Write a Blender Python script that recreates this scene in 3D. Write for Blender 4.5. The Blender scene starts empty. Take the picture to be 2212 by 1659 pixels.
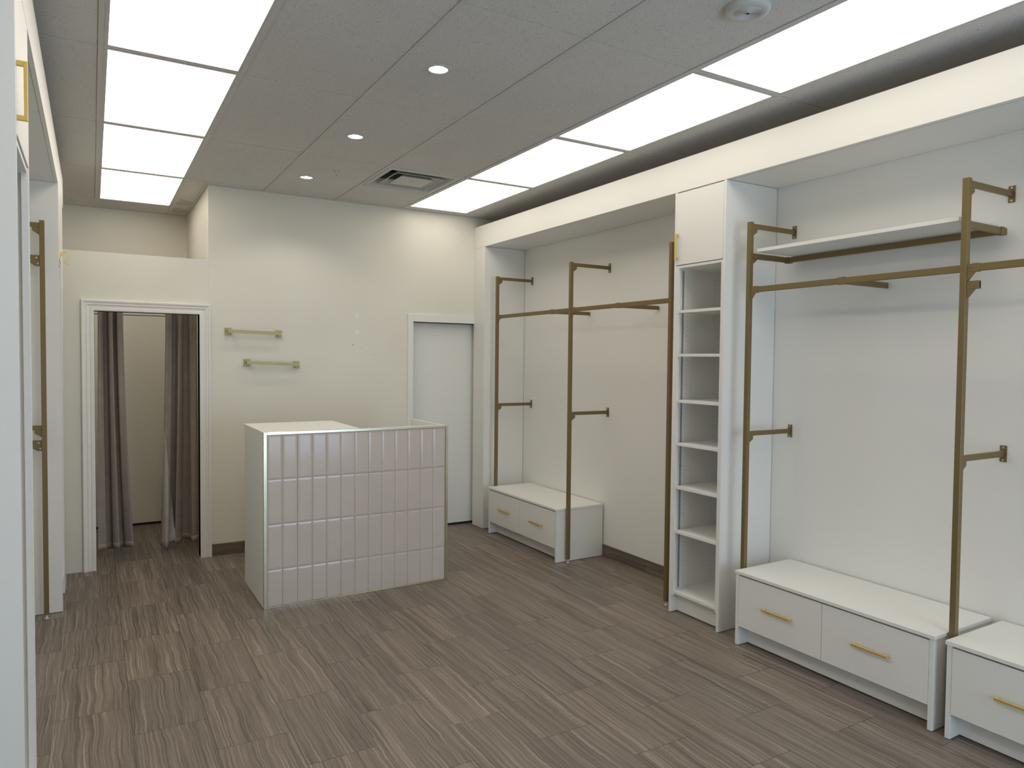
import bpy, bmesh, math, random
from mathutils import Vector, Matrix
random.seed(7)
S = bpy.context.scene
COL = S.collection

# ------------------------------------------------------------------ camera
F_PX, YAW, PITCH, ROLL, CAM_H = 1536.55, 0.5332304, -0.0337679, 0.0095832, 1.66329
cd = bpy.data.cameras.new('camera'); cam = bpy.data.objects.new('camera', cd); COL.objects.link(cam)
cd.sensor_fit = 'HORIZONTAL'; cd.sensor_width = 36.0; cd.lens = 36.0 * F_PX / 2212.0
cd.clip_start = 0.02; cd.clip_end = 200
fw = Vector((math.sin(YAW)*math.cos(PITCH), math.cos(YAW)*math.cos(PITCH), math.sin(PITCH)))
r0 = Vector((math.cos(YAW), -math.sin(YAW), 0)); u0 = r0.cross(fw)
rt = r0*math.cos(ROLL) + u0*math.sin(ROLL); up = -r0*math.sin(ROLL) + u0*math.cos(ROLL)
m3 = Matrix((rt, up, -fw)).transposed()
cam.matrix_world = Matrix.Translation((0, 0, CAM_H)) @ m3.to_4x4()
S.camera = cam

# ------------------------------------------------------------------ world, light, exposure
W = bpy.data.worlds.new('world'); S.world = W; W.use_nodes = True
bg = W.node_tree.nodes['Background']
bg.inputs[0].default_value = (0.58, 0.775, 1.0, 1); bg.inputs[1].default_value = 5.1
S.view_settings.view_transform = 'Standard'; S.view_settings.look = 'None'
S.view_settings.gamma = 1.0; S.view_settings.use_curve_mapping = False
S.view_settings.exposure = 0.15
PANEL_W = 2.8                       # strength of the ceiling light panels
PANEL_COL = (1.0, 0.915, 0.78, 1)
S.cycles.max_bounces = 10; S.cycles.diffuse_bounces = 6; S.cycles.glossy_bounces = 4
S.cycles.sample_clamp_indirect = 6; S.cycles.use_denoising = True
S.cycles.caustics_reflective = False; S.cycles.caustics_refractive = False
S.cycles.blur_glossy = 0.5
pl = bpy.data.lights.new('storefront_daylight', 'AREA'); pl.shape = 'RECTANGLE'
pl.size = 2.3; pl.size_y = 2.25; pl.cycles.is_portal = True
po = bpy.data.objects.new('storefront_daylight', pl); COL.objects.link(po)
po.location = (2.45, -1.58, 1.225); po.rotation_euler = (math.radians(90), 0, 0)   # faces into the room

# ------------------------------------------------------------------ dimensions (metres)
C, YB, YR, XF, XW = 3.075, 6.346, 7.88, 3.293, 3.75
XL, XLW = -0.178, -0.635
Y0 = -1.6
FZ0, FZ1 = 2.762, 2.973

# ------------------------------------------------------------------ materials
def new_mat(name):
    m = bpy.data.materials.new(name); m.use_nodes = True
    nt = m.node_tree; b = nt.nodes['Principled BSDF']
    return m, nt, b
def node(nt, t, **kw):
    n = nt.nodes.new(t)
    for k, v in kw.items(): setattr(n, k, v)
    return n
def objcoord(nt):
    return node(nt, 'ShaderNodeTexCoord').outputs['Object']
def geopos(nt):
    return node(nt, 'ShaderNodeNewGeometry').outputs['Position']
def math_(nt, op, a, b=None, c=None):
    n = node(nt, 'ShaderNodeMath', operation=op)
    for i, v in enumerate((a, b, c)):
        if v is None: continue
        if isinstance(v, (int, float)): n.inputs[i].default_value = v
        else: nt.links.new(v, n.inputs[i])
    return n.outputs[0]
def mixc(nt, f, a, b, blend='MIX'):
    n = node(nt, 'ShaderNodeMix', data_type='RGBA', blend_type=blend)
    if isinstance(f, (int, float)): n.inputs[0].default_value = f
    else: nt.links.new(f, n.inputs[0])
    for i, v in ((6, a), (7, b)):
        if isinstance(v, tuple): n.inputs[i].default_value = v if len(v) == 4 else (*v, 1)
        else: nt.links.new(v, n.inputs[i])
    return n.outputs[2]
def bump(nt, b, h, strength, dist=0.001):
    n = node(nt, 'ShaderNodeBump'); n.inputs['Strength'].default_value = strength
    n.inputs['Distance'].default_value = dist
    nt.links.new(h, n.inputs['Height']); nt.links.new(n.outputs[0], b.inputs['Normal'])
def noise(nt, vec, scale, detail=2, rough=.5):
    n = node(nt, 'ShaderNodeTexNoise'); n.inputs['Scale'].default_value = scale
    n.inputs['Detail'].default_value = detail; n.inputs['Roughness'].default_value = rough
    if vec is not None: nt.links.new(vec, n.inputs['Vector'])
    return n.outputs['Fac']
def ramp(nt, fac, stops):
    n = node(nt, 'ShaderNodeValToRGB'); e = n.color_ramp.elements
    while len(e) < len(stops): e.new(0.5)
    for i, (p, c) in enumerate(stops):
        e[i].position = p; e[i].color = (*c, 1) if len(c) == 3 else c
    nt.links.new(fac, n.inputs[0]); return n.outputs[0]

def plain(name, col, rough=.5, metal=0., nscale=220, nstr=.08, var=.03, spec=.5, nd=.0006):
    m, nt, b = new_mat(name)
    p = objcoord(nt); f = noise(nt, p, nscale, 3)
    lo = tuple(c*(1-var) for c in col); hi = tuple(min(1, c*(1+var)) for c in col)
    nt.links.new(ramp(nt, f, [(.3, lo), (.7, hi)]), b.inputs['Base Color'])
    b.inputs['Roughness'].default_value = rough; b.inputs['Metallic'].default_value = metal
    b.inputs['Specular IOR Level'].default_value = spec
    if nstr: bump(nt, b, f, nstr, nd)
    return m
M = {}
M['melamine'] = plain('white_melamine', (.80, .80, .775), .42, nscale=420, nstr=.12, var=.02)
M['metal_gold'] = plain('bronze_gold_tube', (.205, .148, .062), .42, .35, nscale=600, nstr=.03, var=.05)
M['gold'] = plain('polished_gold_handle', (.86, .60, .17), .34, .75, nscale=300, nstr=.0, var=.02)
M['champagne'] = plain('champagne_bar', (.42, .38, .20), .45, .35, nscale=300, nstr=.02, var=.02)
M['steel'] = plain('zinc_steel', (.62, .62, .60), .3, .9, nstr=0)
M['chrome'] = plain('brushed_trim', (.66, .61, .44), .26, 1.0, nscale=500, nstr=.03, var=.02)
M['black'] = plain('black_void', (.012, .012, .012), .8, nstr=0)
M['greytrim'] = plain('grey_channel', (.30, .30, .31), .5, .2, nstr=0)
M['grid'] = plain('painted_grid', (.58, .57, .55), .5, nstr=0)
M['fixture'] = plain('white_fixture', (.55, .55, .53), .5, nstr=0)
M['plastic'] = plain('clear_glide', (.55, .56, .56), .25, nstr=0)
M['frame_alu'] = plain('aluminium_frame', (.35, .35, .36), .4, .8, nstr=0)
M['trim'] = plain('white_trim_paint', (.80, .79, .75), .38, nscale=60, nstr=.05, var=.02)
M['door'] = plain('door_paint', (.80, .80, .765), .42, nscale=50, nstr=.06, var=.02)

def wall_mat():
    m, nt, b = new_mat('cream_wall_paint'); p = geopos(nt)
    f = noise(nt, p, 2.2, 4); g = noise(nt, p, 150, 3)
    col = ramp(nt, f, [(.3, (.745, .715, .63)), (.7, (.775, .75, .67))])
    # small rub marks and filler patches on the back wall
    for (x, z, rx, rz, c) in ((2.091, 2.054, .022, .03, (.82, .81, .78)), (2.091, 1.906, .024, .022, (.84, .83, .80)),
                              (2.052, 1.787, .010, .006, (.34, .31, .28)), (2.25, 1.70, .006, .006, (.45, .42, .38)),
                              (2.13, 1.76, .004, .005, (.45, .42, .38))):
        sx = node(nt, 'ShaderNodeSeparateXYZ'); nt.links.new(p, sx.inputs[0])
        dx = math_(nt, 'DIVIDE', math_(nt, 'SUBTRACT', sx.outputs[0], x), rx)
        dz = math_(nt, 'DIVIDE', math_(nt, 'SUBTRACT', sx.outputs[2], z), rz)
        d = math_(nt, 'ADD', math_(nt, 'MULTIPLY', dx, dx), math_(nt, 'MULTIPLY', dz, dz))
        d = math_(nt, 'ADD', d, math_(nt, 'MULTIPLY', math_(nt, 'SUBTRACT', g, .5), 2.2))
        onback = math_(nt, 'LESS_THAN', math_(nt, 'ABSOLUTE', math_(nt, 'SUBTRACT', sx.outputs[1], YB)), .01)
        msk = math_(nt, 'MULTIPLY', math_(nt, 'LESS_THAN', d, 1.0), math_(nt, 'MULTIPLY', onback, .75))
        col = mixc(nt, msk, col, c)
    nt.links.new(col, b.inputs['Base Color']); b.inputs['Roughness'].default_value = .5
    bump(nt, b, g, .25, .0012); return m
M['wall'] = wall_mat()

def ceil_mat():
    m, nt, b = new_mat('acoustic_tile'); p = geopos(nt)
    mp = node(nt, 'ShaderNodeMapping'); nt.links.new(p, mp.inputs[0]); mp.inputs['Scale'].default_value = (1, 1, 1)
    n1 = noise(nt, mp.outputs[0], 185, 2, .6)
    n2 = noise(nt, mp.outputs[0], 420, 2, .5)
    speck = math_(nt, 'GREATER_THAN', n1, .635)
    speck2 = math_(nt, 'GREATER_THAN', n2, .68)
    base = ramp(nt, noise(nt, p, 1.3, 3), [(.3, (.64, .625, .60)), (.7, (.68, .665, .64))])
    c = mixc(nt, math_(nt, 'MULTIPLY', speck, .60), base, (.20, .19, .18))
    c = mixc(nt, math_(nt, 'MULTIPLY', speck2, .5), c, (.25, .24, .23))
    # brown water stain beside the recess corner
    sx = node(nt, 'ShaderNodeSeparateXYZ'); nt.links.new(p, sx.inputs[0])
    for (x, y, rx, ry) in ((.74, 7.22, .07, .17), (.735, 7.62, .08, .13)):
        dx = math_(nt, 'DIVIDE', math_(nt, 'SUBTRACT', sx.outputs[0], x), rx)
        dy = math_(nt, 'DIVIDE', math_(nt, 'SUBTRACT', sx.outputs[1], y), ry)
        d = math_(nt, 'ADD', math_(nt, 'MULTIPLY', dx, dx), math_(nt, 'MULTIPLY', dy, dy))
        d = math_(nt, 'ADD', d, math_(nt, 'MULTIPLY', math_(nt, 'SUBTRACT', noise(nt, p, 9, 4), .5), 3.0))
        mk = node(nt, 'ShaderNodeMapRange'); mk.inputs['From Min'].default_value = 1.0; mk.inputs['From Max'].default_value = .75
        nt.links.new(d, mk.inputs['Value'])
        c = mixc(nt, math_(nt, 'MULTIPLY', mk.outputs[0], .36), c, (.30, .23, .13))
    nt.links.new(c, b.inputs['Base Color']); b.inputs['Roughness'].default_value = .9
    b.inputs['Specular IOR Level'].default_value = .1
    bump(nt, b, math_(nt, 'SUBTRACT', 1.0, speck), .25, .001); return m
M['ceil'] = ceil_mat()

def wood_tile(name, x0, y0, tw, tl, stagger=True, seed=0., dark=1.0, axis='floor'):
    m, nt, b = new_mat(name); p = geopos(nt)
    sx = node(nt, 'ShaderNodeSeparateXYZ'); nt.links.new(p, sx.inputs[0])
    if axis == 'floor': X, Y = sx.outputs[0], sx.outputs[1]
    elif axis == 'right': X, Y = sx.outputs[2], sx.outputs[1]
    else: X, Y = sx.outputs[2], sx.outputs[0]
    u = math_(nt, 'DIVIDE', math_(nt, 'SUBTRACT', X, x0), tw); col = math_(nt, 'FLOOR', u)
    v = math_(nt, 'DIVIDE', math_(nt, 'SUBTRACT', Y, y0), tl)
    if stagger: v = math_(nt, 'ADD', v, math_(nt, 'MULTIPLY', math_(nt, 'FLOORED_MODULO', col, 2.0), .5))
    row = math_(nt, 'FLOOR', v)
    idv = node(nt, 'ShaderNodeCombineXYZ'); nt.links.new(col, idv.inputs[0]); nt.links.new(row, idv.inputs[1]); idv.inputs[2].default_value = seed
    wn = node(nt, 'ShaderNodeTexWhiteNoise', noise_dimensions='3D'); nt.links.new(idv.outputs[0], wn.inputs['Vector'])
    h = wn.outputs['Value']
    # wandering grain lines running along the tile
    wv = node(nt, 'ShaderNodeCombineXYZ')
    nt.links.new(math_(nt, 'MULTIPLY', X, 2.5), wv.inputs[0]); nt.links.new(math_(nt, 'MULTIPLY', Y, 4.5), wv.inputs[1])
    nt.links.new(math_(nt, 'MULTIPLY', h, 37.0), wv.inputs[2])
    wob = math_(nt, 'MULTIPLY', math_(nt, 'SUBTRACT', noise(nt, wv.outputs[0], 1.2, 3, .5), .5), .034)
    xx = math_(nt, 'ADD', X, wob)
    def grain(fx, fy, det, off):
        g = node(nt, 'ShaderNodeCombineXYZ')
        nt.links.new(math_(nt, 'MULTIPLY', xx, fx), g.inputs[0]); nt.links.new(math_(nt, 'MULTIPLY', Y, fy), g.inputs[1])
        nt.links.new(math_(nt, 'ADD', math_(nt, 'MULTIPLY', h, 91.0), off), g.inputs[2])
        return noise(nt, g.outputs[0], 1.0, det, .6)
    g1 = grain(105, .9, 3, 0); g2 = grain(240, 2.2, 2, 5); g3 = grain(24, .6, 2, 9); g4 = grain(150, 140, 2, 3)
    s = math_(nt, 'ADD', math_(nt, 'MULTIPLY', g1, .36), math_(nt, 'MULTIPLY', g2, .42))
    s = math_(nt, 'ADD', s, math_(nt, 'MULTIPLY', g3, .22))
    k = dark
    c = ramp(nt, s, [(.37, (.088*k, .069*k, .055*k)), (.46, (.172*k, .142*k, .117*k)), (.54, (.235*k, .197*k, .165*k)), (.64, (.385*k, .336*k, .290*k))])
    c = mixc(nt, math_(nt, 'MULTIPLY', math_(nt, 'GREATER_THAN', g4, .62), .45), c, (.075*k, .06*k, .05*k))
    tint = ramp(nt, h, [(0, (.88, .88, .89)), (1, (1.1, 1.08, 1.05))])
    c = mixc(nt, 1.0, c, tint, 'MULTIPLY')
    fu = math_(nt, 'FRACT', u); fv = math_(nt, 'FRACT', v)
    du = math_(nt, 'MULTIPLY', math_(nt, 'MINIMUM', fu, math_(nt, 'SUBTRACT', 1.0, fu)), tw)
    dv = math_(nt, 'MULTIPLY', math_(nt, 'MINIMUM', fv, math_(nt, 'SUBTRACT', 1.0, fv)), tl)
    gr = math_(nt, 'LESS_THAN', math_(nt, 'MINIMUM', du, dv), .0016)
    lightg = math_(nt, 'GREATER_THAN', noise(nt, p, 1.1, 2), .60)
    gcol = mixc(nt, lightg, (.045, .036, .03), (.30, .26, .22))
    c = mixc(nt, math_(nt, 'MULTIPLY', gr, .8), c, gcol)
    nt.links.new(c, b.inputs['Base Color'])
    b.inputs['Roughness'].default_value = .42; b.inputs['Specular IOR Level'].default_value = .42
    bump(nt, b, math_(nt, 'SUBTRACT', s, gr), .18, .0015)
    return m
M['floor'] = wood_tile('brown_vein_cut_tile', -.163, 3.478-.605*6+.3025, .303, .605)
M['border_tile'] = wood_tile('brown_border_tile', -.768, 4.09-.605*6, .605, .605, False, 3.)
M['base_back'] = wood_tile('baseboard_tile_back', 0, .49, .3, .605, False, 5., .75, 'back')
M['base_right'] = wood_tile('baseboard_tile_right', 0, 4.246, .3, .605, False, 6., .75, 'right')

def panel_mat():
    m, nt, b = new_mat('lit_diffuser')
    e = node(nt, 'ShaderNodeEmission'); p = objcoord(nt)
    e.inputs[0].default_value = PANEL_COL
    f = noise(nt, p, 2.2, 2)
    mr = node(nt, 'ShaderNodeMapRange'); nt.links.new(f, mr.inputs[0]); mr.inputs[3].default_value = PANEL_W*.92; mr.inputs[4].default_value = PANEL_W*1.08
    nt.links.new(mr.outputs[0], e.inputs[1])
    nt.links.new(e.outputs[0], nt.nodes['Material Output'].inputs[0]); return m
M['panel'] = panel_mat()
def emis(name, col, s):
    m, nt, b = new_mat(name); e = node(nt, 'ShaderNodeEmission'); e.inputs[0].default_value = (*col, 1); e.inputs[1].default_value = s
    nt.links.new(e.outputs[0], nt.nodes['Material Output'].inputs[0]); return m
M['lamp'] = emis('lit_downlight_lens', (1, .93, .95), 14)

def tile_mat():
    m, nt, b = new_mat('blush_glazed_tile'); p = objcoord(nt)
    f = noise(nt, p, 3.0, 2)
    nt.links.new(ramp(nt, f, [(.3, (.590, .522, .478)), (.7, (.620, .548, .503))]), b.inputs['Base Color'])
    b.inputs['Roughness'].default_value = .13
    bump(nt, b, noise(nt, p, 14, 2), .12, .002); return m
M['tile'] = tile_mat()
M['grout'] = plain('tan_grout', (.17, .13, .11), .8, nstr=.1)
def cloth_mat(name, a, c2):
    m, nt, b = new_mat(name); p = objcoord(nt)
    w = node(nt, 'ShaderNodeTexWave'); w.inputs['Scale'].default_value = 260; nt.links.new(p, w.inputs['Vector'])
    nt.links.new(ramp(nt, noise(nt, p, 12, 3), [(.3, a), (.7, c2)]), b.inputs['Base Color'])
    b.inputs['Roughness'].default_value = .6; b.inputs['Sheen Weight'].default_value = .08
    b.inputs['Sheen Roughness'].default_value = .4
    bump(nt, b, noise(nt, p, 40, 3), .25, .003); return m
M['curtain'] = cloth_mat('taupe_curtain_cloth', (.31, .258, .222), (.35, .293, .252))
M['lining'] = cloth_mat('pale_curtain_lining', (.46, .43, .39), (.52, .49, .45))
def glass_mat():
    m, nt, b = new_mat('clear_glass')
    t = node(nt, 'ShaderNodeBsdfTransparent'); g = node(nt, 'ShaderNodeBsdfGlossy'); g.inputs['Roughness'].default_value = .02
    mx = node(nt, 'ShaderNodeMixShader'); mx.inputs[0].default_value = .06
    nt.links.new(t.outputs[0], mx.inputs[1]); nt.links.new(g.outputs[0], mx.inputs[2])
    nt.links.new(mx.outputs[0], nt.nodes['Material Output'].inputs[0]); return m
M['glass'] = glass_mat()

# ------------------------------------------------------------------ mesh helpers (all take world coordinates)
class MB:
    def __init__(s): s.bm = bmesh.new()
    def box(s, x0, x1, y0, y1, z0, z1, bev=0.0):
        if x0 > x1: x0, x1 = x1, x0
        if y0 > y1: y0, y1 = y1, y0
        if z0 > z1: z0, z1 = z1, z0
        r = bmesh.ops.create_cube(s.bm, size=1.0); vs = r['verts']
        for v in vs:
            v.co = Vector((x0 + (v.co.x+.5)*(x1-x0), y0 + (v.co.y+.5)*(y1-y0), z0 + (v.co.z+.5)*(z1-z0)))
        if bev > 0:
            es = list({e for v in vs for e in v.link_edges})
            bmesh.ops.bevel(s.bm, geom=es, offset=bev, segments=1, affect='EDGES')
        return s
    def prism(s, pts, axis, a, b):
        """pts: 2-D outline; extruded along axis from a to b"""
        def mk(p, t):
            return {'x': (t, p[0], p[1]), 'y': (p[0], t, p[1]), 'z': (p[0], p[1], t)}[axis]
        A = [s.bm.verts.new(mk(p, a)) for p in pts]; B = [s.bm.verts.new(mk(p, b)) for p in pts]
        n = len(pts)
        s.bm.faces.new(A); s.bm.faces.new(B[::-1])
        for i in range(n): s.bm.faces.new((A[i], B[i], B[(i+1) % n], A[(i+1) % n]))
        return s
    def lathe(s, prof, cx, cy, cz=0, n=32, mat=None):
        """prof: (r, z) pairs, revolved about a vertical axis"""
        rings = []
        for r, z in prof:
            if r < 1e-6: rings.append([s.bm.verts.new((cx, cy, cz+z))])
            else: rings.append([s.bm.verts.new((cx+r*math.cos(2*math.pi*i/n), cy+r*math.sin(2*math.pi*i/n), cz+z)) for i in range(n)])
        for a, b in zip(rings, rings[1:]):
            for i in range(n):
                j = (i+1) % n
                if len(a) == 1 and len(b) == 1: continue
                if len(a) == 1: s.bm.faces.new((a[0], b[i], b[j]))
                elif len(b) == 1: s.bm.faces.new((a[i], a[j], b[0]))
                else: s.bm.faces.new((a[i], b[i], b[j], a[j]))
        return s
    def disc(s, c, r, axis, t, n=14):
        """short cylinder centred at c, along axis, thickness t"""
        pts = []
        for sd in (-t/2, t/2):
            ring = []
            for i in range(n):
                a = 2*math.pi*i/n; p, q = r*math.cos(a), r*math.sin(a)
                ring.append(s.bm.verts.new({'x': (c[0]+sd, c[1]+p, c[2]+q), 'y': (c[0]+p, c[1]+sd, c[2]+q), 'z': (c[0]+p, c[1]+q, c[2]+sd)}[axis]))
            pts.append(ring)
        s.bm.faces.new(pts[0]); s.bm.faces.new(pts[1][::-1])
        for i in range(n): s.bm.faces.new((pts[0][i], pts[1][i], pts[1][(i+1) % n], pts[0][(i+1) % n]))
        return s
    def tube(s, path, r, n=8):
        prev = None; path = [Vector(p) for p in path]
        for i, p in enumerate(path):
            d = (path[min(i+1, len(path)-1)] - path[max(i-1, 0)]).normalized()
            a = d.orthogonal().normalized() if prev is None else (pa - d*pa.dot(d)).normalized()
            pa = a; b_ = d.cross(a)
            ring = [s.bm.verts.new(p + a*r*math.cos(2*math.pi*k/n) + b_*r*math.sin(2*math.pi*k/n)) for k in range(n)]
            if prev:
                for k in range(n): s.bm.faces.new((prev[k], prev[(k+1) % n], ring[(k+1) % n], ring[k]))
            else: s.bm.faces.new(ring[::-1])
            prev = ring
        s.bm.faces.new(prev); return s
    def build(s, name, mat, parent=None, smooth=False, label=None):
        bmesh.ops.recalc_face_normals(s.bm, faces=s.bm.faces)
        me = bpy.data.meshes.new(name)
        if parent is None:
            cs = [v.co for v in s.bm.verts]
            org = Vector((sum((min(c[k] for c in cs), max(c[k] for c in cs)))/2 for k in range(2))) if False else None
            mn = [min(c[k] for c in cs) for k in range(3)]; mx = [max(c[k] for c in cs) for k in range(3)]
            org = Vector(((mn[0]+mx[0])/2, (mn[1]+mx[1])/2, mn[2]))
            base = org
        else:
            base = wloc(parent); org = Vector((0, 0, 0))
        for v in s.bm.verts: v.co -= base
        if smooth:
            for f in s.bm.faces: f.smooth = True
        s.bm.to_mesh(me); s.bm.free()
        ms = mat if isinstance(mat, (list, tuple)) else [mat]
        for q in ms: me.materials.append(M[q])
        o = bpy.data.objects.new(name, me); COL.objects.link(o)
        o.location = org
        if parent is not None: o.parent = parent
        if label: o['label'] = label
        return o
def wloc(o):
    v = Vector(o.location)
    while o.parent: o = o.parent; v += Vector(o.location)
    return v
def tag(o, label, cat, group=None):
    o['label'] = label; o['category'] = cat; o['kind'] = 'thing'
    if group: o['group'] = group
    return o
def thing(name, label, cat, loc, group=None):
    o = bpy.data.objects.new(name, None); COL.objects.link(o); o.location = loc; o.empty_display_size = .1
    return tag(o, label, cat, group)
def struct(o): o['kind'] = 'structure'; return o
def dup(o, loc, label=None, parent=None):
    c = o.copy(); COL.objects.link(c)
    if parent is not None: c.parent = parent
    else: c.location = loc
    if label: c['label'] = label
    for ch in [q for q in bpy.data.objects if q.parent == o]: dup(ch, None, None, c)
    return c

# ================================================================== SETTING
b = MB(); b.box(-.163, 4.0, Y0-.1, 8.1, -.06, 0); struct(b.build('floor', 'floor'))
b = MB(); b.box(-.9, -.1635, Y0-.1, 8.1, -.06, 0); fb = struct(b.build('floor_border', 'border_tile'))
b = MB(); b.box(-.1635, -.1610, 3.0, 5.45, -.01, .0008); struct(b.build('trim_1', 'fixture')); bpy.data.objects['trim_1'].data.materials.clear()
M['pale_grout'] = plain('pale_grout', (.42, .38, .33), .8, nstr=0); bpy.data.objects['trim_1'].data.materials.append(M['pale_grout'])

XS = [-.57, .046, .657, 1.275, 1.890, 2.522, 3.150, 3.76]           # tee lines along the room
T0, TP = 3.797, 1.2192
YS = [T0 + TP*k for k in range(-5, 4)]                             # tee lines across the room
PANELS = [(1, 2, k) for k in range(1, 8)] + [(5, 6, k) for k in range(1, 7)]   # (x line, x line, y row)
# row k spans YS[k]..YS[k+1]
b = MB()
cells = []
for i in range(len(XS)-1):
    for k in range(len(YS)-1):
        if (i, i+1, k) in PANELS: continue
        x0, x1, y0, y1 = XS[i], XS[i+1], YS[k], YS[k+1]
        if i == 4 and k == 6:                                         # the diffuser's tile: only the far strip is tile
            cells += [(x0, x1, y0, 5.035), (x0, x1, 5.665, y1)]; continue
        cells.append((x0, x1, y0, y1))
for (x0, x1, y0, y1) in cells:
    cut = None
    for (cx, cy) in ((1.466, 3.218), (1.456, 4.457), (1.455, 5.657)):
        if x0 < cx < x1 and y0 < cy < y1: cut = (cx, cy)
    X0, X1, Y0_, Y1_ = x0+.0135, x1-.0135, y0+.0028, y1-.0028
    if cut is None: b.box(X0, X1, Y0_, Y1_, C+.003, C+.02); continue
    angs = sorted([2*math.pi*i/48 for i in range(48)] + [math.atan2(yy-cut[1], xx-cut[0]) % (2*math.pi) for xx in (X0, X1) for yy in (Y0_, Y1_)])
    loops = []
    for zz in (C+.003, C+.02):
        ins, out = [], []
        for a in angs:
            ca, sa = math.cos(a), math.sin(a)
            tt = min([(X1-cut[0])/ca if ca > 1e-9 else 1e9, (X0-cut[0])/ca if ca < -1e-9 else 1e9, (Y1_-cut[1])/sa if sa > 1e-9 else 1e9, (Y0_-cut[1])/sa if sa < -1e-9 else 1e9])
            ins.append(b.bm.verts.new((cut[0]+.052*ca, cut[1]+.052*sa, zz))); out.append(b.bm.verts.new((cut[0]+tt*ca, cut[1]+tt*sa, zz)))
        loops += [ins, out]
    for i in range(len(angs)):
        j = (i+1) % len(angs); i0, o0, i1, o1 = loops
        b.bm.faces.new((i0[i], i0[j], o0[j], o0[i])); b.bm.faces.new((i1[i], o1[i], o1[j], i1[j]))
        b.bm.faces.new((i0[i], i1[i], i1[j], i0[j])); b.bm.faces.new((o0[i], o0[j], o1[j], o1[i]))
# border strips
for i in range(3): b.box(XS[i]+.006, XS[i+1]-.006, YS[-1]+.003, YR+.02, C+.003, C+.02)
struct(b.build('ceiling', 'ceil'))
b = MB(); b.box(-.65, 4.0, Y0-.1, YR+.2, C+.06, C+.08); struct(b.build('ceiling', 'black'))  # black sheet above the tiles, colours in the shade of their gaps
b = MB()
for i, x in enumerate(XS[:-1]): b.box(x-.0115, x+.0115, Y0, YR, C-.001, C+.006)
for y in YS: b.box(XLW, XW, y-.0115, y+.0115, C+.0305, C+.032)
for y in YS: b.box(XS[1]+.012, XS[2]-.012, y-.012, y+.012, C-.0005, C+.0055); b.box(XS[5]+.012, XS[6]-.012, y-.012, y+.012, C-.0005, C+.0055)
b.box(XS[4], XS[5], 5.653, 5.677, C-.0005, C+.005); b.box(XS[4], XS[5], 5.023, 5.047, C-.0005, C+.005)
b.box(.83, XW, YB-.022, YB, C-.0015, C+.008); b.box(XLW, .83, YR-.02, YR, C-.0015, C+.008)
b.box(.808, .83, YB-.02, YR, C-.0012, C+.008)
struct(b.build('trim_2', 'grid'))

# central back wall with the storage doorway; side face closes the recess on its right
b = MB()
b.box(.832, 2.641, YB, YR+.1, 0, C+.02); b.box(2.641, 3.45, YB, YR+.1, 2.02, C+.02)
b.box(3.45, 3.95, YB, YR+.1, 0, C+.02); b.box(2.6, 3.5, YB+.12, YR+.1, 0, 2.1)
struct(b.build('wall_back', 'wall'))
b = MB(); b.box(XLW-.1, .014, YB, YB+.1, 0, 2.463); b.box(.76, .8315, YB, YB+.1, 0, 2.463); b.box(.014, .76, YB, YB+.1, 2.01, 2.463)
struct(b.build('wall_partition', 'wall'))
b = MB(); b.box(XLW-.1, .832, YR, YR+.1, 0, C+.02); struct(b.build('wall_recess', 'wall'))
b = MB(); b.box(XLW-.1, XLW, Y0, YR+.1, 0, C+.02); struct(b.build('wall_left', 'melamine'))
b = MB(); b.box(XW, XW+.1, Y0, YR+.1, 0, C+.02); struct(b.build('wall_right', 'melamine'))
# storefront wall behind the camera
b = MB(); b.box(XLW, 1.3, Y0-.1, Y0, 0, C+.02); b.box(3.6, XW, Y0-.1, Y0, 0, C+.02); b.box(1.3, 3.6, Y0-.1, Y0, 2.35, C+.02); b.box(1.3, 3.6, Y0-.1, Y0, 0, .1)
struct(b.build('wall_front', 'wall'))
wn = struct(MB().box(1.3, 3.6, Y0-.08, Y0-.02, .1, .15).box(1.3, 3.6, Y0-.08, Y0-.02, 2.30, 2.35).box(1.3, 1.35, Y0-.08, Y0-.02, .15, 2.30).box(3.55, 3.6, Y0-.08, Y0-.02, .15, 2.30).box(2.425, 2.475, Y0-.08, Y0-.02, .15, 2.30).build('window_1', 'frame_alu'))
MB().box(1.35, 3.55, Y0-.053, Y0-.047, .15, 2.30).build('pane', 'glass', wn)

# baseboards (tile)
struct(MB().box(.842, 2.583, YB-.010, YB, 0, .100, .001).build('baseboard_back', 'base_back'))
struct(MB().box(XW-.010, XW, 3.505, 4.790, 0, .100, .001).build('baseboard_right', 'base_right'))

# fitting room casing: moulded profile mitred around the opening
def casing(x0, x1, zt, prof, mat, name):
    mb = MB(); bm = mb.bm; rings = []
    for w, d in prof:
        rings.append([bm.verts.new(c) for c in ((x0-w, YB-d, 0), (x0-w, YB-d, zt+w), (x1+w, YB-d, zt+w), (x1+w, YB-d, 0))])
    n = len(rings)
    for i in range(n):
        a, c = rings[i], rings[(i+1) % n]
        for k in range(3): bm.faces.new((a[k], c[k], c[k+1], a[k+1]))
    bm.faces.new([r[0] for r in rings]); bm.faces.new([r[3] for r in rings][::-1])
    return struct(mb.build(name, mat))
casing(.014, .76, 2.010, [(0, -.001), (0, .010), (.006, .014), (.024, .014), (.028, .010), (.040, .012), (.050, .019), (.054, .016), (.062, .016), (.068, .024), (.080, .026), (.086, .022), (.086, -.001)], 'trim', 'trim_3')
struct(MB().box(.002, .014, YB-.008, YB+.108, 0, 2.01).box(.76, .772, YB-.008, YB+.108, 0, 2.01).box(.002, .772, YB-.0075, YB+.1075, 2.01, 2.022).build('trim_4', 'trim'))
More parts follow.
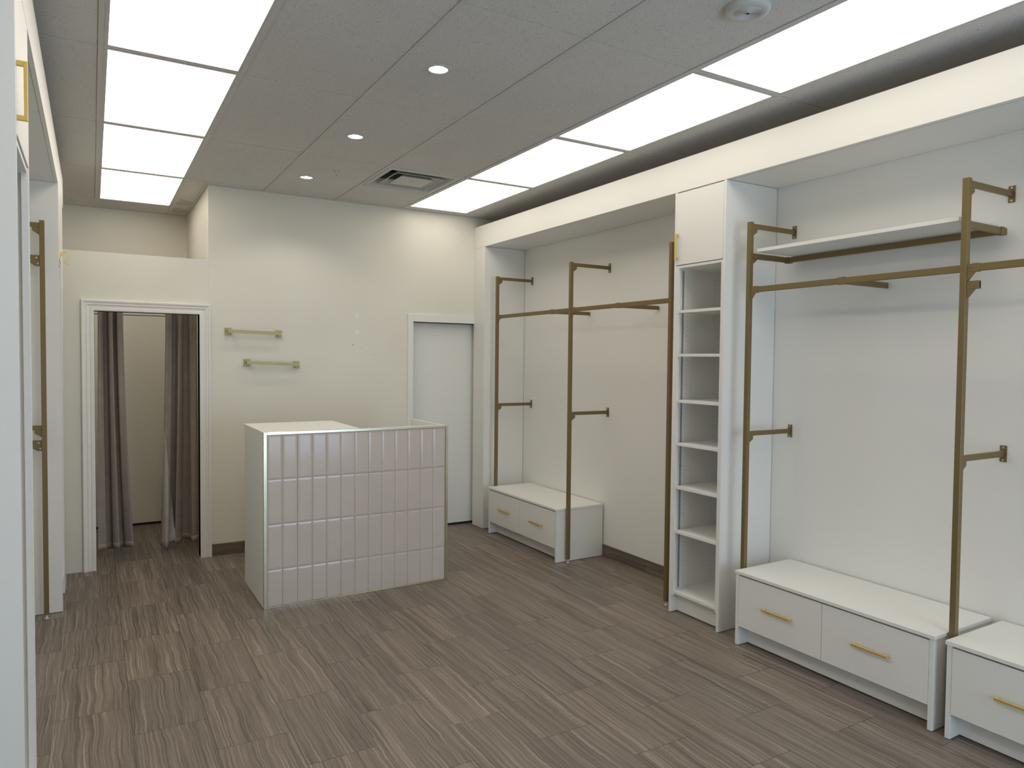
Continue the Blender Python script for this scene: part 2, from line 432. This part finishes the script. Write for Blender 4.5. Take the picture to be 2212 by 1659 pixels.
# storage door: flat frame and recessed leaf
struct(MB().box(2.584, 2.641, YB-.014, YB+.001, 0, 2.095, .001).box(2.641, XF, YB-.014, YB+.001, 2.02, 2.095, .001).box(2.629, 2.641, YB, YB+.115, 0, 2.02).box(2.641, 3.45, YB, YB+.115, 2.02, 2.032).build('trim_5', 'trim'))
d = struct(MB().box(2.645, 3.445, YB+.070, YB+.110, .022, 2.016, .001).build('door_1', 'door'))
struct(MB().box(2.645, 3.445, YB+.075, YB+.118, 0, .0215).build('door_gap_shade_1', 'black'))  # black strip painted as the shade in the gap under the leaf
# flat door in the back of the fitting room
struct(MB().box(.02, .81, YR-.022, YR-.001, .022, 2.06, .001).build('door_2', 'wall'))
struct(MB().box(.02, .81, YR-.016, YR-.001, 0, .0215).box(.02, .81, YR-.006, YR-.001, 2.0605, 2.068).build('door_gap_shade_2', 'black'))  # black strips stand in for shade below and above this door

# ================================================================== CEILING FIXTURES
def light_panel(i0, i1, k, label, group):
    x0, x1, y0, y1 = XS[i0], XS[i1], YS[k], YS[k+1]
    t = thing('light_panel', label, 'ceiling light', ((x0+x1)/2, (y0+y1)/2, C), group)
    fx, fy = .029, .027
    MB().box(x0+.008, x0+fx, y0+.008, y1-.008, C+.002, C+.03).box(x1-fx+.006, x1-.008, y0+.008, y1-.008, C+.002, C+.03)\
        .box(x0+fx, x1-fx+.006, y0+.008, y0+fy, C+.002, C+.03).box(x0+fx, x1-fx+.006, y1-fy, y1-.008, C+.002, C+.03).build('frame', 'grid', t)
    MB().box(x0+fx, x1-fx+.006, y0+fy, y1-fy, C+.006, C+.012).build('diffuser', 'panel', t)
    return t
LL = {7: 'farthest lit ceiling panel of the left row, above the fitting room recess', 6: 'second lit ceiling panel from the far end of the left row',
      5: 'third lit ceiling panel from the far end of the left row', 4: 'lit ceiling panel of the left row cut by the top edge of the photo',
      3: 'added unseen lit panel of the left row just before the camera', 2: 'added unseen lit panel of the left row above the camera', 1: 'rearmost added unseen lit panel of the left row behind the camera'}
RL = {6: 'small-looking lit ceiling panel of the right row next to the back wall and air vent', 5: 'lit ceiling panel second from the back wall in the right row',
      4: 'lit ceiling panel third from the back wall in the right row', 3: 'largest-looking lit ceiling panel of the right row, beside the round ceiling speaker',
      2: 'added unseen lit panel of the right row just before the camera', 1: 'rearmost added unseen lit panel of the right row behind the camera'}
for (i0, i1, k) in PANELS:  # panels out of view continue both rows, added for their light
    if i0 == 1: light_panel(i0, i1, k, LL[k], 'lit ceiling panels in the left row')
    else: light_panel(i0, i1, k, RL[k], 'lit ceiling panels in the right row')

def downlight(x, y, label):
    t = thing('recessed_downlight', label, 'downlight', (x, y, C), 'recessed downlights')
    MB().lathe([(.043, .012), (.046, .0), (.049, -.004), (.060, -.003), (.064, .004)], x, y, C).build('trim_ring', 'fixture', t, True)
    MB().lathe([(.043, .012), (.038, .018), (.030, .022), (.026, .030), (.026, .045)], x, y, C).build('baffle', 'grid', t, True)
    L = bpy.data.lights.new('downlight_beam', 'SPOT'); L.energy = 9; L.color = (1, .93, .84); L.spot_size = math.radians(130); L.spot_blend = .5; L.shadow_soft_size = .015
    lo = bpy.data.objects.new('downlight_beam', L); COL.objects.link(lo); lo.parent = t; lo.location = (0, 0, -.004)
    MB().lathe([(.0255, .020), (.021, .012), (0, .009)], x, y, C).build('lens', 'lamp', t, True)
    return t
downlight(1.466, 3.218, 'round downlight nearest the camera in the middle of the ceiling')
downlight(1.456, 4.457, 'middle round downlight between the near and far ones')
downlight(1.455, 5.657, 'farthest round downlight, beside the small sprinkler near the back wall')

def sprinkler(x, y, label):
    t = thing('fire_sprinkler', label, 'sprinkler', (x, y, C), 'fire sprinklers')
    MB().lathe([(.0, .0), (.034, -.001), (.036, .003)], x, y, C, 20).build('escutcheon', 'fixture', t, True)
    MB().lathe([(.007, 0), (.007, -.012), (.004, -.014), (.004, -.030), (.012, -.032), (.012, -.034), (0, -.034)], x, y, C, 12).build('head', 'steel', t, True)
sprinkler(1.603, 5.352, 'small ceiling sprinkler between the far downlight and the air vent')
sprinkler(-.14, 7.655, 'small ceiling sprinkler in the recess above the fitting room, far left')

t = thing('round_speaker', 'round white ceiling speaker at the top edge beside the right light panels', 'speaker', (2.262, 2.012, C))
MB().lathe([(.086, .004), (.088, -.010), (.082, -.020), (.070, -.024), (.060, -.023)], 2.262, 2.012, C, 48).build('rim', 'fixture', t, True)
g = MB().lathe([(.060, -.023), (.056, -.021)] + [p for k in range(9) for p in ((.054-.006*k, -.0235), (.051-.006*k, -.0205))] + [(0, -.022)], 2.262, 2.012, C, 40).build('grille', 'fixture', t)
MB().disc((2.262, 2.012, C-.024), .006, 'z', .002).build('badge', 'black', t)

# square air diffuser
vx, vy = 2.206, 5.350
t = thing('air_vent', 'square white louvred air vent in the ceiling near the back wall', 'air vent', (vx, vy, C))
def sqring(mb, h0, z0, h1, z1, th=.0015):
    bm = mb.bm
    a = [bm.verts.new((vx+sx*h0, vy+sy*h0, C+z0)) for sx, sy in ((-1, -1), (1, -1), (1, 1), (-1, 1))]
    c = [bm.verts.new((vx+sx*h1, vy+sy*h1, C+z1)) for sx, sy in ((-1, -1), (1, -1), (1, 1), (-1, 1))]
    a2 = [bm.verts.new(v.co + Vector((0, 0, th))) for v in a]; c2 = [bm.verts.new(v.co + Vector((0, 0, th))) for v in c]
    for i in range(4):
        j = (i+1) % 4
        bm.faces.new((a[i], a[j], c[j], c[i])); bm.faces.new((a2[i], c2[i], c2[j], a2[j]))
        bm.faces.new((a[i], a2[i], a2[j], a[j])); bm.faces.new((c[i], c[j], c2[j], c2[i]))
mb = MB(); sqring(mb, .298, .001, .262, .001); sqring(mb, .262, .001, .225, .055); mb.build('outer_frame', 'fixture', t)
mb = MB(); sqring(mb, .205, .002, .150, .040); sqring(mb, .205, .002, .196, .001); mb.build('louvre', 'fixture', t)
mb = MB(); mb.box(vx-.135, vx+.135, vy-.135, vy+.135, C+.000, C+.0025); sqring(mb, .135, .000, .100, .028); mb.build('centre_plate', 'fixture', t)
MB().lathe([(0, -.004), (.020, -.003), (.024, .001)], vx, vy, C, 20).build('hub', 'fixture', t, True)
MB().box(vx-.225, vx+.225, vy-.225, vy+.225, C+.056, C+.058).build('duct_shade', 'black', t)  # black sheet painted as the darkness inside the duct
MB().box(vx-.2, vx+.2, vy-.012, vy+.012, C+.045, C+.052).box(vx-.012, vx+.012, vy-.2, vy+.2, C+.045, C+.052).build('crossbar', 'steel', t)

# ================================================================== RIGHT WALL FITMENT
CY0 = 6.120            # front of the wall-end column
NY0 = .23              # end of the run behind the camera
t = thing('valance', 'long white valance board with soffit along the top of the right wall units', 'valance', (XF, 3.2, FZ0))
MB().box(XF, XF+.018, NY0, YB-.002, FZ0, FZ1, .0008).build('front_board', 'melamine', t)
MB().box(XF+.0195, XF+.040, CY0-.002, 3.502, FZ0+.002, FZ0+.060).box(XF+.0195, XF+.040, 3.062, NY0, FZ0+.002, FZ0+.060).build('nailer', 'melamine', t)
MB().box(XF+.042, XW-.0025, 3.502, CY0-.001, FZ0+.001, FZ0+.019).box(XF+.042, XW-.0025, NY0, 3.062, FZ0+.001, FZ0+.019).build('soffit', 'melamine', t)
MB().box(XF+.018, XW-.001, 3.064, 3.500, FZ0+.001, FZ0+.019).build('top_board', 'melamine', t)

t = thing('end_column', 'white boxed column at the back wall beside the storage door', 'column', (3.5, 6.23, 0))
MB().box(XF, XW-.0035, CY0, YB-.001, .003, FZ0-.001, .001).build('body', 'melamine', t)
t = thing('end_column', 'white boxed column ending the right wall units beside the storefront', 'column', (3.5, .13, 0))
MB().box(XF, XW-.001, .03, NY0, .003, FZ1, .001).build('body', 'melamine', t)

def handle(y0, y1, z, x, parent, vertical=False, sx=-1, proj=.026):
    """bar handle standing off a face whose normal is sx along X"""
    mb = MB()
    if vertical:
        y = y0; z0, z1 = y1, z
        mb.box(x+sx*(proj-.009), x+sx*proj, y-.006, y+.006, z0, z1, .0008)
        mb.box(x, x+sx*(proj-.009), y-.006, y+.006, z0, z0+.014, .0008).box(x, x+sx*(proj-.009), y-.006, y+.006, z1-.014, z1, .0008)
    else:
        mb.box(x+sx*(proj-.009), x+sx*proj, y0, y1, z-.006, z+.006, .0008)
        mb.box(x, x+sx*(proj-.009), y0, y0+.014, z-.006, z+.006, .0008).box(x, x+sx*(proj-.009), y1-.014, y1, z-.006, z+.006, .0008)
    return mb.build('handle', 'gold', parent, label='square gold bar handle')

def tower(sx, xf, xw, y0, y1, label, shelves, door_z0, handle_far, far_is_hi=True, handle_z=(2.327, 2.492), side_top=FZ0-.001, fittings=True):
    """open shelf tower; sx = +1 body lies towards +X from the front plane"""
    X = lambda d: xf + sx*d
    t = thing('shelf_tower', label, 'shelving unit', (X(.22), (y0+y1)/2, 0))
    D = abs(xw-xf)-.0035
    MB().box(X(0), X(D), y0, y0+.018, .003, side_top, .0008).build('side_panel', 'melamine', t)
    MB().box(X(0), X(D), y1-.018, y1, .003, side_top, .0008).build('side_panel', 'melamine', t)
    MB().box(X(.002), X(.045), y0+.0185, y0+.031, .12, door_z0-.004).box(X(.002), X(.020), y1-.040, y1-.0185, .12, door_z0-.004).build('filler_strip', 'melamine', t)
    MB().box(X(D-.012), X(D), y0+.0185, y1-.0185, .12, side_top-.02).build('back_panel', 'melamine', t)
    for z in shelves:
        MB().box(X(.004), X(D-.013), y0+.031, y1-.041 if z > .2 else y1-.0186, z-.018, z, .0006).build('shelf', 'melamine', t)
    MB().box(X(.055), X(.071), y0+.0185, y1-.0185, .006, min(shelves)-.0185).build('toe_board', 'melamine', t)
    MB().box(X(.004), X(D-.013), y0+.0185, y1-.0185, door_z0-.02, door_z0-.003).build('divider', 'melamine', t)
    if fittings: MB().box(X(.058), X(.070), y1-.0225, y1-.0187, min(shelves)+.01, door_z0-.03).build('shelf_standard', 'greytrim', t, label='thin grey metal shelf standard')
    mb = MB(); z = .17
    while fittings and z < door_z0-.05:
        if min(abs(z-q+.009) for q in shelves) > .02:
            mb.disc((X(.105), y1-.0184, z), .0027, 'y', .0012, 8); mb.disc((X(.36), y1-.0184, z), .0027, 'y', .0012, 8)
        z += .032
    if fittings: mb.build('pin_holes', 'greytrim', t)['kind'] = 'stuff'
    d = MB().box(X(-.0005), X(.018), y0+.0195, y1-.0195, door_z0, side_top-.006, .0008).build('door', 'melamine', t)
    hy = y1-.030 if handle_far else y0+.030
    handle(hy, handle_z[0], handle_z[1], X(-.0005), d, True, -sx)
    return t
SH = [1.997, 1.714, 1.413, 1.131, .846, .553, .150]
tower(1, XF, XW, 3.065, 3.500, 'tall white open shelf tower with one gold-handled door between the right wall bays', SH, 2.290, True)

def bench(y0, y1, xf, top, label, z_draw=.116):
    t = thing('drawer_bench', label, 'drawer unit', ((xf+XW)/2, (y0+y1)/2, 0), 'low white drawer benches along the right wall')
    bev = .0008; xb = XW-.012
    MB().box(xf-.004, xb, y0, y1, top-.018, top, bev).build('top', 'melamine', t)
    MB().box(xf+.001, xb, y0+.005, y0+.027, .003, top-.0185, bev).build('side_panel', 'melamine', t)
    MB().box(xf+.001, xb, y1-.027, y1-.005, .003, top-.0185, bev).build('side_panel', 'melamine', t)
    MB().box(xf+.075, xf+.091, y0+.0275, y1-.0275, .008, z_draw+.03).build('toe_board', 'melamine', t)
    MB().box(xf+.022, xf+.026, y0+.028, y1-.028, z_draw+.02, top-.019).build('drawer_gap_shade', 'black', t)  # black sheet behind the drawers, shade of the gaps put into colour
    ym = (y0+y1)/2
    for a, c in ((y0+.0285, ym-.0015), (ym+.0015, y1-.0285)):
        d = MB().box(xf, xf+.018, a, c, z_draw, top-.027, bev).build('drawer_front', 'melamine', t)
        cy = (a+c)/2; handle(cy-.092, cy+.092, .270, xf, d)
    return t
bench(4.785, 5.955, 3.262, .446, 'low white two-drawer bench in the far bay, standing near the column')
bench(1.745, 2.900, 3.252, .440, 'low white two-drawer bench directly beside the shelf tower')
bench(.545, 1.700, 3.252, .440, 'low white drawer bench cut by the right edge of the photo')

# ---- bronze racks
TW = .0275
def rack(label, poles, ptop, rail_z, X, sx, wallx, rails, arms=(0, 1), mid_z=1.240, arm_z=2.460, pole_names=None, grp=None):
    """poles: Y positions. sx=+1: wall lies towards +X."""
    t = thing('garment_rack', label, 'clothes rack', (X, sum(poles)/len(poles), 0))
    h = TW/2
    for y in poles:
        MB().box(X-h, X+h, y-h, y+h, .030, ptop, .0012).build('pole', 'metal_gold', t)
        MB().lathe([(0, .0), (.014, .0), (.014, .006), (.006, .009), (.006, .033), (0, .033)], X, y, .0, 14).build('levelling_foot', 'plastic', t, True, 'clear plastic levelling foot')
        for z in (arm_z, mid_z):
            a = MB()
            a.box(X+sx*h, wallx-sx*.0045, y-.0075, y+.0075, z-.014, z+.014, .001)
            a.prism([(X+sx*h, z-.0145), (X+sx*(h+.038), z-.0145), (X+sx*(h+.038), z-.034), (X+sx*h, z-.060)], 'y', y-.0065, y+.0065)
            ao = a.build('wall_arm', 'metal_gold', t)
            MB().box(wallx-sx*.0042, wallx-sx*.0004, y-.015, y+.015, z-.039, z+.039, .0006).build('flange', 'metal_gold', ao)
            for q in (-.030, .030): MB().disc((wallx-sx*.0052, y, z+q), .0048, 'x', .002, 10).build('screw', 'steel', ao)
    for (ya, yb, sleeve) in rails:
        r = MB().box(X-.0075, X+.0075, min(ya, yb)+h, max(ya, yb)-h, rail_z-.0165, rail_z+.0165, .0025).build('hanging_rail', 'metal_gold', t)
        for y, s in ((ya, 1 if yb > ya else -1),):
            k = MB().box(X-.0095, X+.0095, y+s*(h+.022), y+s*(h+.050), rail_z-.0195, rail_z+.0195, .001)
            k.box(X-.0088, X+.0088, y+s*h, y+s*(h+.023), rail_z-.0175, rail_z+.0175, .0005)
            k.prism([(y+s*h, rail_z-.0178), (y+s*(h+.032), rail_z-.0178), (y+s*(h+.026), rail_z-.026), (y+s*h, rail_z-.060)], 'x', X-.0085, X+.006)
            k.disc((X-.0095, y+s*(h+.010), rail_z+.004), .0035, 'x', .003, 8)
            k.build('rail_bracket', 'metal_gold', t)
        if sleeve is not None:
            k = MB().box(X-.0100, X+.0100, sleeve-.020, sleeve+.020, rail_z-.0195, rail_z+.0195, .001).build('rail_sleeve', 'metal_gold', t)
            MB().box(X+sx*.010, wallx-sx*.0005, sleeve-.0075, sleeve+.0075, rail_z-.016, rail_z+.014, .001).build('support_arm', 'metal_gold', k)
    return t
PX = 3.355
rk = rack('bronze tube garment rack of poles and rails in the far right bay', [5.975, 4.755, 3.590], 2.462, 2.074, PX, 1, XW,
     [(5.975, 4.755, 5.03), (4.755, 3.590, 4.150)], mid_z=1.230, arm_z=2.442)
rk2 = rack('bronze tube garment rack carrying a white top shelf in the near right bay', [2.930, 1.722, .510], 2.490, 2.090, PX, 1, XW,
     [(2.930, 1.722, 2.325), (1.722, .510, 1.116)], mid_z=1.238, arm_z=2.468)
# shelf carrier of the near rack: two side arms and a rear rail, and one spare stub bracket
for y, s in ((2.930, -1), (1.722, 1)):
    k = MB(); h = TW/2; zc = 2.290
    k.prism([(PX+h, zc+.018), (PX+.060, zc+.018), (PX+.060, zc-.014), (PX+h, zc-.050)], 'y', y+s*.004, y+s*.008)
    k.box(PX+.022, XW-.030, y+s*.009-.0075, y+s*.009+.0075, zc-.0165, zc+.0165, .002)
    k.box(XW-.088, XW-.052, y+s*.009-.0105, y+s*.009+.0105, zc-.0200, zc+.0185, .001)
    k.disc((PX+h+.006, y+s*.009, zc), .004, 'y', .012, 8)
    k.build('shelf_arm', 'metal_gold', rk2)
MB().box(XW-.078, XW-.063, 1.722+.020, 2.930-.020, 2.290-.0165, 2.290+.0165, .0025).build('shelf_rail', 'metal_gold', rk2)
k = MB(); y = 1.722; h = TW/2; rz = 2.014
k.box(PX-.0095, PX+.0095, y-h-.052, y-h, rz-.0180, rz+.0180, .001)
k.prism([(y-h, rz-.018), (y-h-.034, rz-.018), (y-h-.026, rz-.028), (y-h, rz-.060)], 'x', PX-.0085, PX+.006)
sb = k.build('stub_bracket', 'metal_gold', rk2)
MB().box(PX-.0065, PX+.0065, y-h-.0525, y-h-.0515, rz-.014, rz+.014).build('socket_shade', 'black', sb)  # black patch on the solid end, painted as the socket's dark inside
tag(MB().box(PX+.0145, XW-.032, 1.760, 2.893, 2.3100, 2.3290, .0008).build('shelf_board', 'melamine'),
    'white melamine shelf resting on the near bronze rack below its top arms', 'shelf')

# ================================================================== LEFT WALL FITMENT
t = thing('valance', 'white valance board with soffit above the left wall units', 'valance', (XL, 4.3, FZ0))
MB().box(XL-.018, XL, .3, YB-.03, FZ0, FZ1, .0008).build('front_board', 'melamine', t)
MB().box(XLW+.001, XL-.0195, 2.923, 3.9, FZ0+.001, FZ0+.019).box(XLW+.001, XL-.0195, 3.9035, 5.409, FZ0+.001, FZ0+.019).build('soffit', 'melamine', t)
MB().box(XLW+.001, XL-.0195, 5.84, YB-.03, FZ0+.001, FZ0+.019).build('soffit', 'melamine', t)
tl = tower(-1, XL, XLW, 2.445, 2.92, 'tall white shelf tower at the left edge with a gold-handled upper door', [.150], 2.290, False, handle_z=(2.330, 2.497), fittings=False)
tf = tower(-1, XL, XLW, 5.410, 5.840, 'narrow-looking white shelf tower beyond the left bronze pole', [.150], 2.290, False, handle_z=(2.36, 2.52), fittings=False)
for o in list(bpy.data.objects):                                  # its door has no bar handle in view; it carries a hook instead
    if o.name.startswith('handle') and o.parent and o.parent.parent == tf: bpy.data.objects.remove(o)
t = thing('end_column', 'white boxed column on the left between shelf tower and fitting room wall', 'column', (-.40, 5.98, 0))
MB().box(XLW+.001, XL, 5.842, 6.110, .003, FZ0-.001, .001).build('body', 'melamine', t)

LX, LY = -.262, 5.312
t = rack('single bronze tube rack pole standing in the left wall bay', [LY], 2.500, 2.2, LX, -1, XLW, [], mid_z=1.212, arm_z=2.470)
for zc in (2.262, 1.112):
    h = TW/2
    k = MB().prism([(LX-h, zc+.022), (LX-.085, zc+.022), (LX-.085, zc-.012), (LX-.036, zc-.046), (LX-h, zc-.046)], 'y', LY-.0035, LY+.0005)
    k.box(LX-.30, LX-.045, LY+.001, LY+.016, zc-.014, zc+.014, .001)
    ko = k.build('shelf_bracket', 'metal_gold', t)
    for (dx, dz) in ((-.030, .006), (-.022, -.030)): MB().disc((LX+dx, LY-.0045, zc+dz), .005, 'y', .003, 10).build('screw', 'steel', ko)

# small brass hook on the far left tower
t = thing('brass_hook', 'small brass hook plate with curled wire on the far left tower door', 'hook', (XL, 5.66, 2.335))
MB().box(XL, XL+.003, 5.58, 5.70, 2.318, 2.350, .0005).box(XL+.003, XL+.020, 5.60, 5.615, 2.325, 2.343, .001).build('plate', 'gold', t)
pts = [(XL+.018+.026*math.sin(a)*1.0 if False else XL+.016+.030*(q), 5.607, zz) for q, zz in
       ((0, 2.345), (.5, 2.350), (1.0, 2.346), (1.35, 2.332), (1.25, 2.315), (.8, 2.302), (.45, 2.290), (.5, 2.276), (.85, 2.268), (1.25, 2.272), (1.4, 2.284))]
MB().tube(pts, .0022, 8).build('hook_wire', 'gold', t, True)

# ================================================================== RECEPTION DESK
DX0, DX1, DY0, DY1, DZ = .960, 2.293, 4.820, 5.490, 1.174
t = thing('reception_desk', 'white reception desk with pink tiled front and metal edge trim', 'reception desk', ((DX0+DX1)/2, 5.15, 0))
MB().box(DX0, DX0+.018, DY0+.0155, DY1, .003, DZ-.019, .0008).build('side_panel', 'melamine', t)
MB().box(DX1-.018, DX1, DY0+.0155, DY1, .003, DZ-.006, .0008).build('side_panel', 'melamine', t)
MB().box(DX0, 1.618, DY0+.014, DY1+.03, DZ-.018, DZ, .0008).build('top', 'melamine', t)
MB().box(1.600, 1.618, DY0+.04, DY1, .003, DZ-.0185).build('divider_panel', 'melamine', t)
MB().box(1.6185, DX1-.0185, DY0+.04, DY1, .735, .753).build('worktop', 'melamine', t)
MB().box(DX0+.0185, DX1-.0185, DY0+.016, DY0+.034, .003, DZ-.019).build('front_panel', 'melamine', t)
MB().box(DX1-.017, DX1-.001, DY1+.0005, DY1+.003, DZ-.07, DZ-.008).build('edge_band', 'black', t)
# metal frame
fr = MB()
fr.box(DX0+.0005, DX0+.022, DY0-.002, DY0+.0138, .0, DZ-.001, .001)
fr.box(DX1-.020, DX1+.0005, DY0-.002, DY0+.0138, .0, DZ-.001, .001)
fr.box(DX0+.022, DX1-.020, DY0-.002, DY0+.0138, DZ-.0195, DZ-.001, .001)
fr.box(DX0+.022, DX1-.020, DY0-.002, DY0+.0138, .0, .012, .001)
fr.build('metal_trim', 'chrome', t, label='brushed metal edge trim')
gx0, gx1 = DX0+.0225, DX1-.0205
tf_ = MB(); bm = tf_.bm; n = 13; pw = (gx1-gx0)/n
rows = [(.857, 1.1535), (.557, .857), (.256, .557), (.0125, .256)]
for i in range(n):
    for ri, (z0, z1) in enumerate(rows):
        a, c = gx0+pw*i+.0009, gx0+pw*(i+1)-.0009; p, q = z0+.0009, z1-.0009
        bw = .013; yb, yf, ye = DY0+.010, DY0+.0018, DY0+.0038
        bz = 0.0 if ri == 3 else bw
        O = [(a, p), (c, p), (c, q), (a, q)]; I = [(a+bw, p+bz), (c-bw, p+bz), (c-bw, q-bw), (a+bw, q-bw)]
        B_ = [bm.verts.new((x, yb, z)) for x, z in O]; E_ = [bm.verts.new((x, ye, z)) for x, z in O]; G_ = [bm.verts.new((x, yf, z)) for x, z in I]
        bm.faces.new(G_)
        for k in range(4):
            j = (k+1) % 4
            bm.faces.new((B_[k], B_[j], E_[j], E_[k])); bm.faces.new((E_[k], E_[j], G_[j], G_[k]))
tf_.build('tile_cladding', 'tile', t, label='pale pink bevelled glazed tiles')
MB().box(gx0-.0004, gx1+.0004, DY0+.0062, DY0+.0137, .0122, DZ-.0200).build('grout', 'grout', t)

# ================================================================== WALL BARS
def wallbar(x0, x1, z0, z1, label):
    t = thing('display_bar', label, 'rail', ((x0+x1)/2, YB, (z0+z1)/2), 'gold bars screwed to the back wall')
    s = .026
    for x, z, sd in ((x0+s, z0, 1), (x1-s, z1, -1)):
        e = MB().box(x-s, x+s, YB-.010, YB-.0003, z-.030, z+.030, .0015).build('end_plate', 'champagne', t)
        MB().box(x-.012+sd*.012, x+.012+sd*.012, YB-.066, YB-.0105, z-.014, z+.014, .001).build('post', 'champagne', e)
    bm = MB(); a, c = x0+s, x1-s
    dz = (z1-z0)
    bm.prism([(a-.010, z0-.014), (c+.010, z1-.014), (c+.010, z1+.014), (a-.010, z0+.014)], 'y', YB-.078, YB-.064)
    bm.build('bar', 'champagne', t)
wallbar(.955, 1.418, 1.880, 1.870, 'upper of the two gold bars on the back wall')
wallbar(1.103, 1.568, 1.620, 1.606, 'lower of the two gold bars on the back wall')

# ================================================================== CURTAINS
CYY = 6.70
t = tag(MB().tube([(.003, CYY, 2.10), (.2, CYY, 2.10), (.4, CYY, 2.10), (.6, CYY, 2.10), (.828, CYY, 2.10)], .011, 12).build('curtain_rod', 'steel', None, True),
        'thin curtain rod behind the head of the fitting room doorway', 'curtain rod')
def curtain(xt0, xt1, xb0, xb1, ztop, zbot, folds, label, seed, ydrop, lining=None):
    rnd = random.Random(seed); NS, NZ = 150, 46
    ph = [rnd.uniform(0, 6.28) for _ in range(6)]
    def P(s, v):                       # v: 0 top, 1 bottom
        z = ztop + (zbot-ztop)*v
        e = v**1.6
        xa = xt0 + (xb0-xt0)*e; xb = xt1 + (xb1-xt1)*e
        sw = s + .035*math.sin(2*math.pi*1.3*s+ph[0]+v*.8)
        amp = .036 + .022*v
        wv = math.sin(2*math.pi*folds*sw+ph[1]+.5*v*math.sin(ph[2]+3*s))
        wv = math.copysign(abs(wv)**.65, wv)
        y = CYY + amp*wv + .006*math.sin(2*math.pi*folds*2.1*s+ph[3]+2*v) + ydrop*v
        x = xa + (xb-xa)*s + .010*math.sin(2*math.pi*folds*sw*2+ph[4])*(.3+v)
        if v > .97: z += .008*math.sin(2*math.pi*folds*s+ph[5])
        return Vector((x, y, z))
    mb = MB(); bm = mb.bm
    g = [[bm.verts.new(P(i/NS, k/NZ)) for i in range(NS+1)] for k in range(NZ+1)]
    for k in range(NZ):
        for i in range(NS): bm.faces.new((g[k][i], g[k][i+1], g[k+1][i+1], g[k+1][i]))
    o = mb.build('curtain', 'curtain', None, True)
    md = o.modifiers.new('thickness', 'SOLIDIFY'); md.thickness = .003; md.offset = 0
    tag(o, label, 'curtain', 'fitting room curtains')
    mb = MB(); bm = mb.bm                         # stitched hem along the bottom
    hh = [[bm.verts.new(P(i/NS, v) + Vector((0, -.0030, 0))) for i in range(NS+1)] for v in (1-.055/(ztop-zbot), 1.0)]
    for i in range(NS): bm.faces.new((hh[0][i], hh[0][i+1], hh[1][i+1], hh[1][i]))
    h_ = mb.build('hem', 'curtain', None, True); h_.location -= o.location; h_.parent = o
    md = h_.modifiers.new('thickness', 'SOLIDIFY'); md.thickness = .0016; md.offset = 0
    if lining:
        mb = MB(); bm = mb.bm; NL = 26; g2 = []
        for k in range(NL+1):
            v = .50 + .50*k/NL; w = lining*((k/NL)**.9)
            row = []
            for i in range(9):
                a = i/8
                p = P(0, v); x = p.x - .004 + w*a; row.append(bm.verts.new((x, min(P(min(1, max(0, (x-P(0, v).x)/(P(1, v).x-P(0, v).x))), v).y, CYY+ydrop*v) - .012 - .03*math.sin(math.pi*a)*k/NL, p.z - (.012*math.sin(a*5) if k == NL else 0))))
            g2.append(row)
        for k in range(NL):
            for i in range(8): bm.faces.new((g2[k][i], g2[k][i+1], g2[k+1][i+1], g2[k+1][i]))
        l_ = mb.build('lining', 'lining', None, True, 'pale turned-back lining'); l_.location -= o.location; l_.parent = o
        md = l_.modifiers.new('thickness', 'SOLIDIFY'); md.thickness = .0016; md.offset = 0
    return o
curtain(.045, .225, .040, .300, 2.095, .050, 2.6, 'left taupe curtain gathered at the left side of the fitting room doorway', 3, .08)
curtain(.538, .785, .490, .800, 2.095, .055, 2.6, 'right taupe curtain with pale turned-back lining at the fitting room doorway', 11, .06, .12)
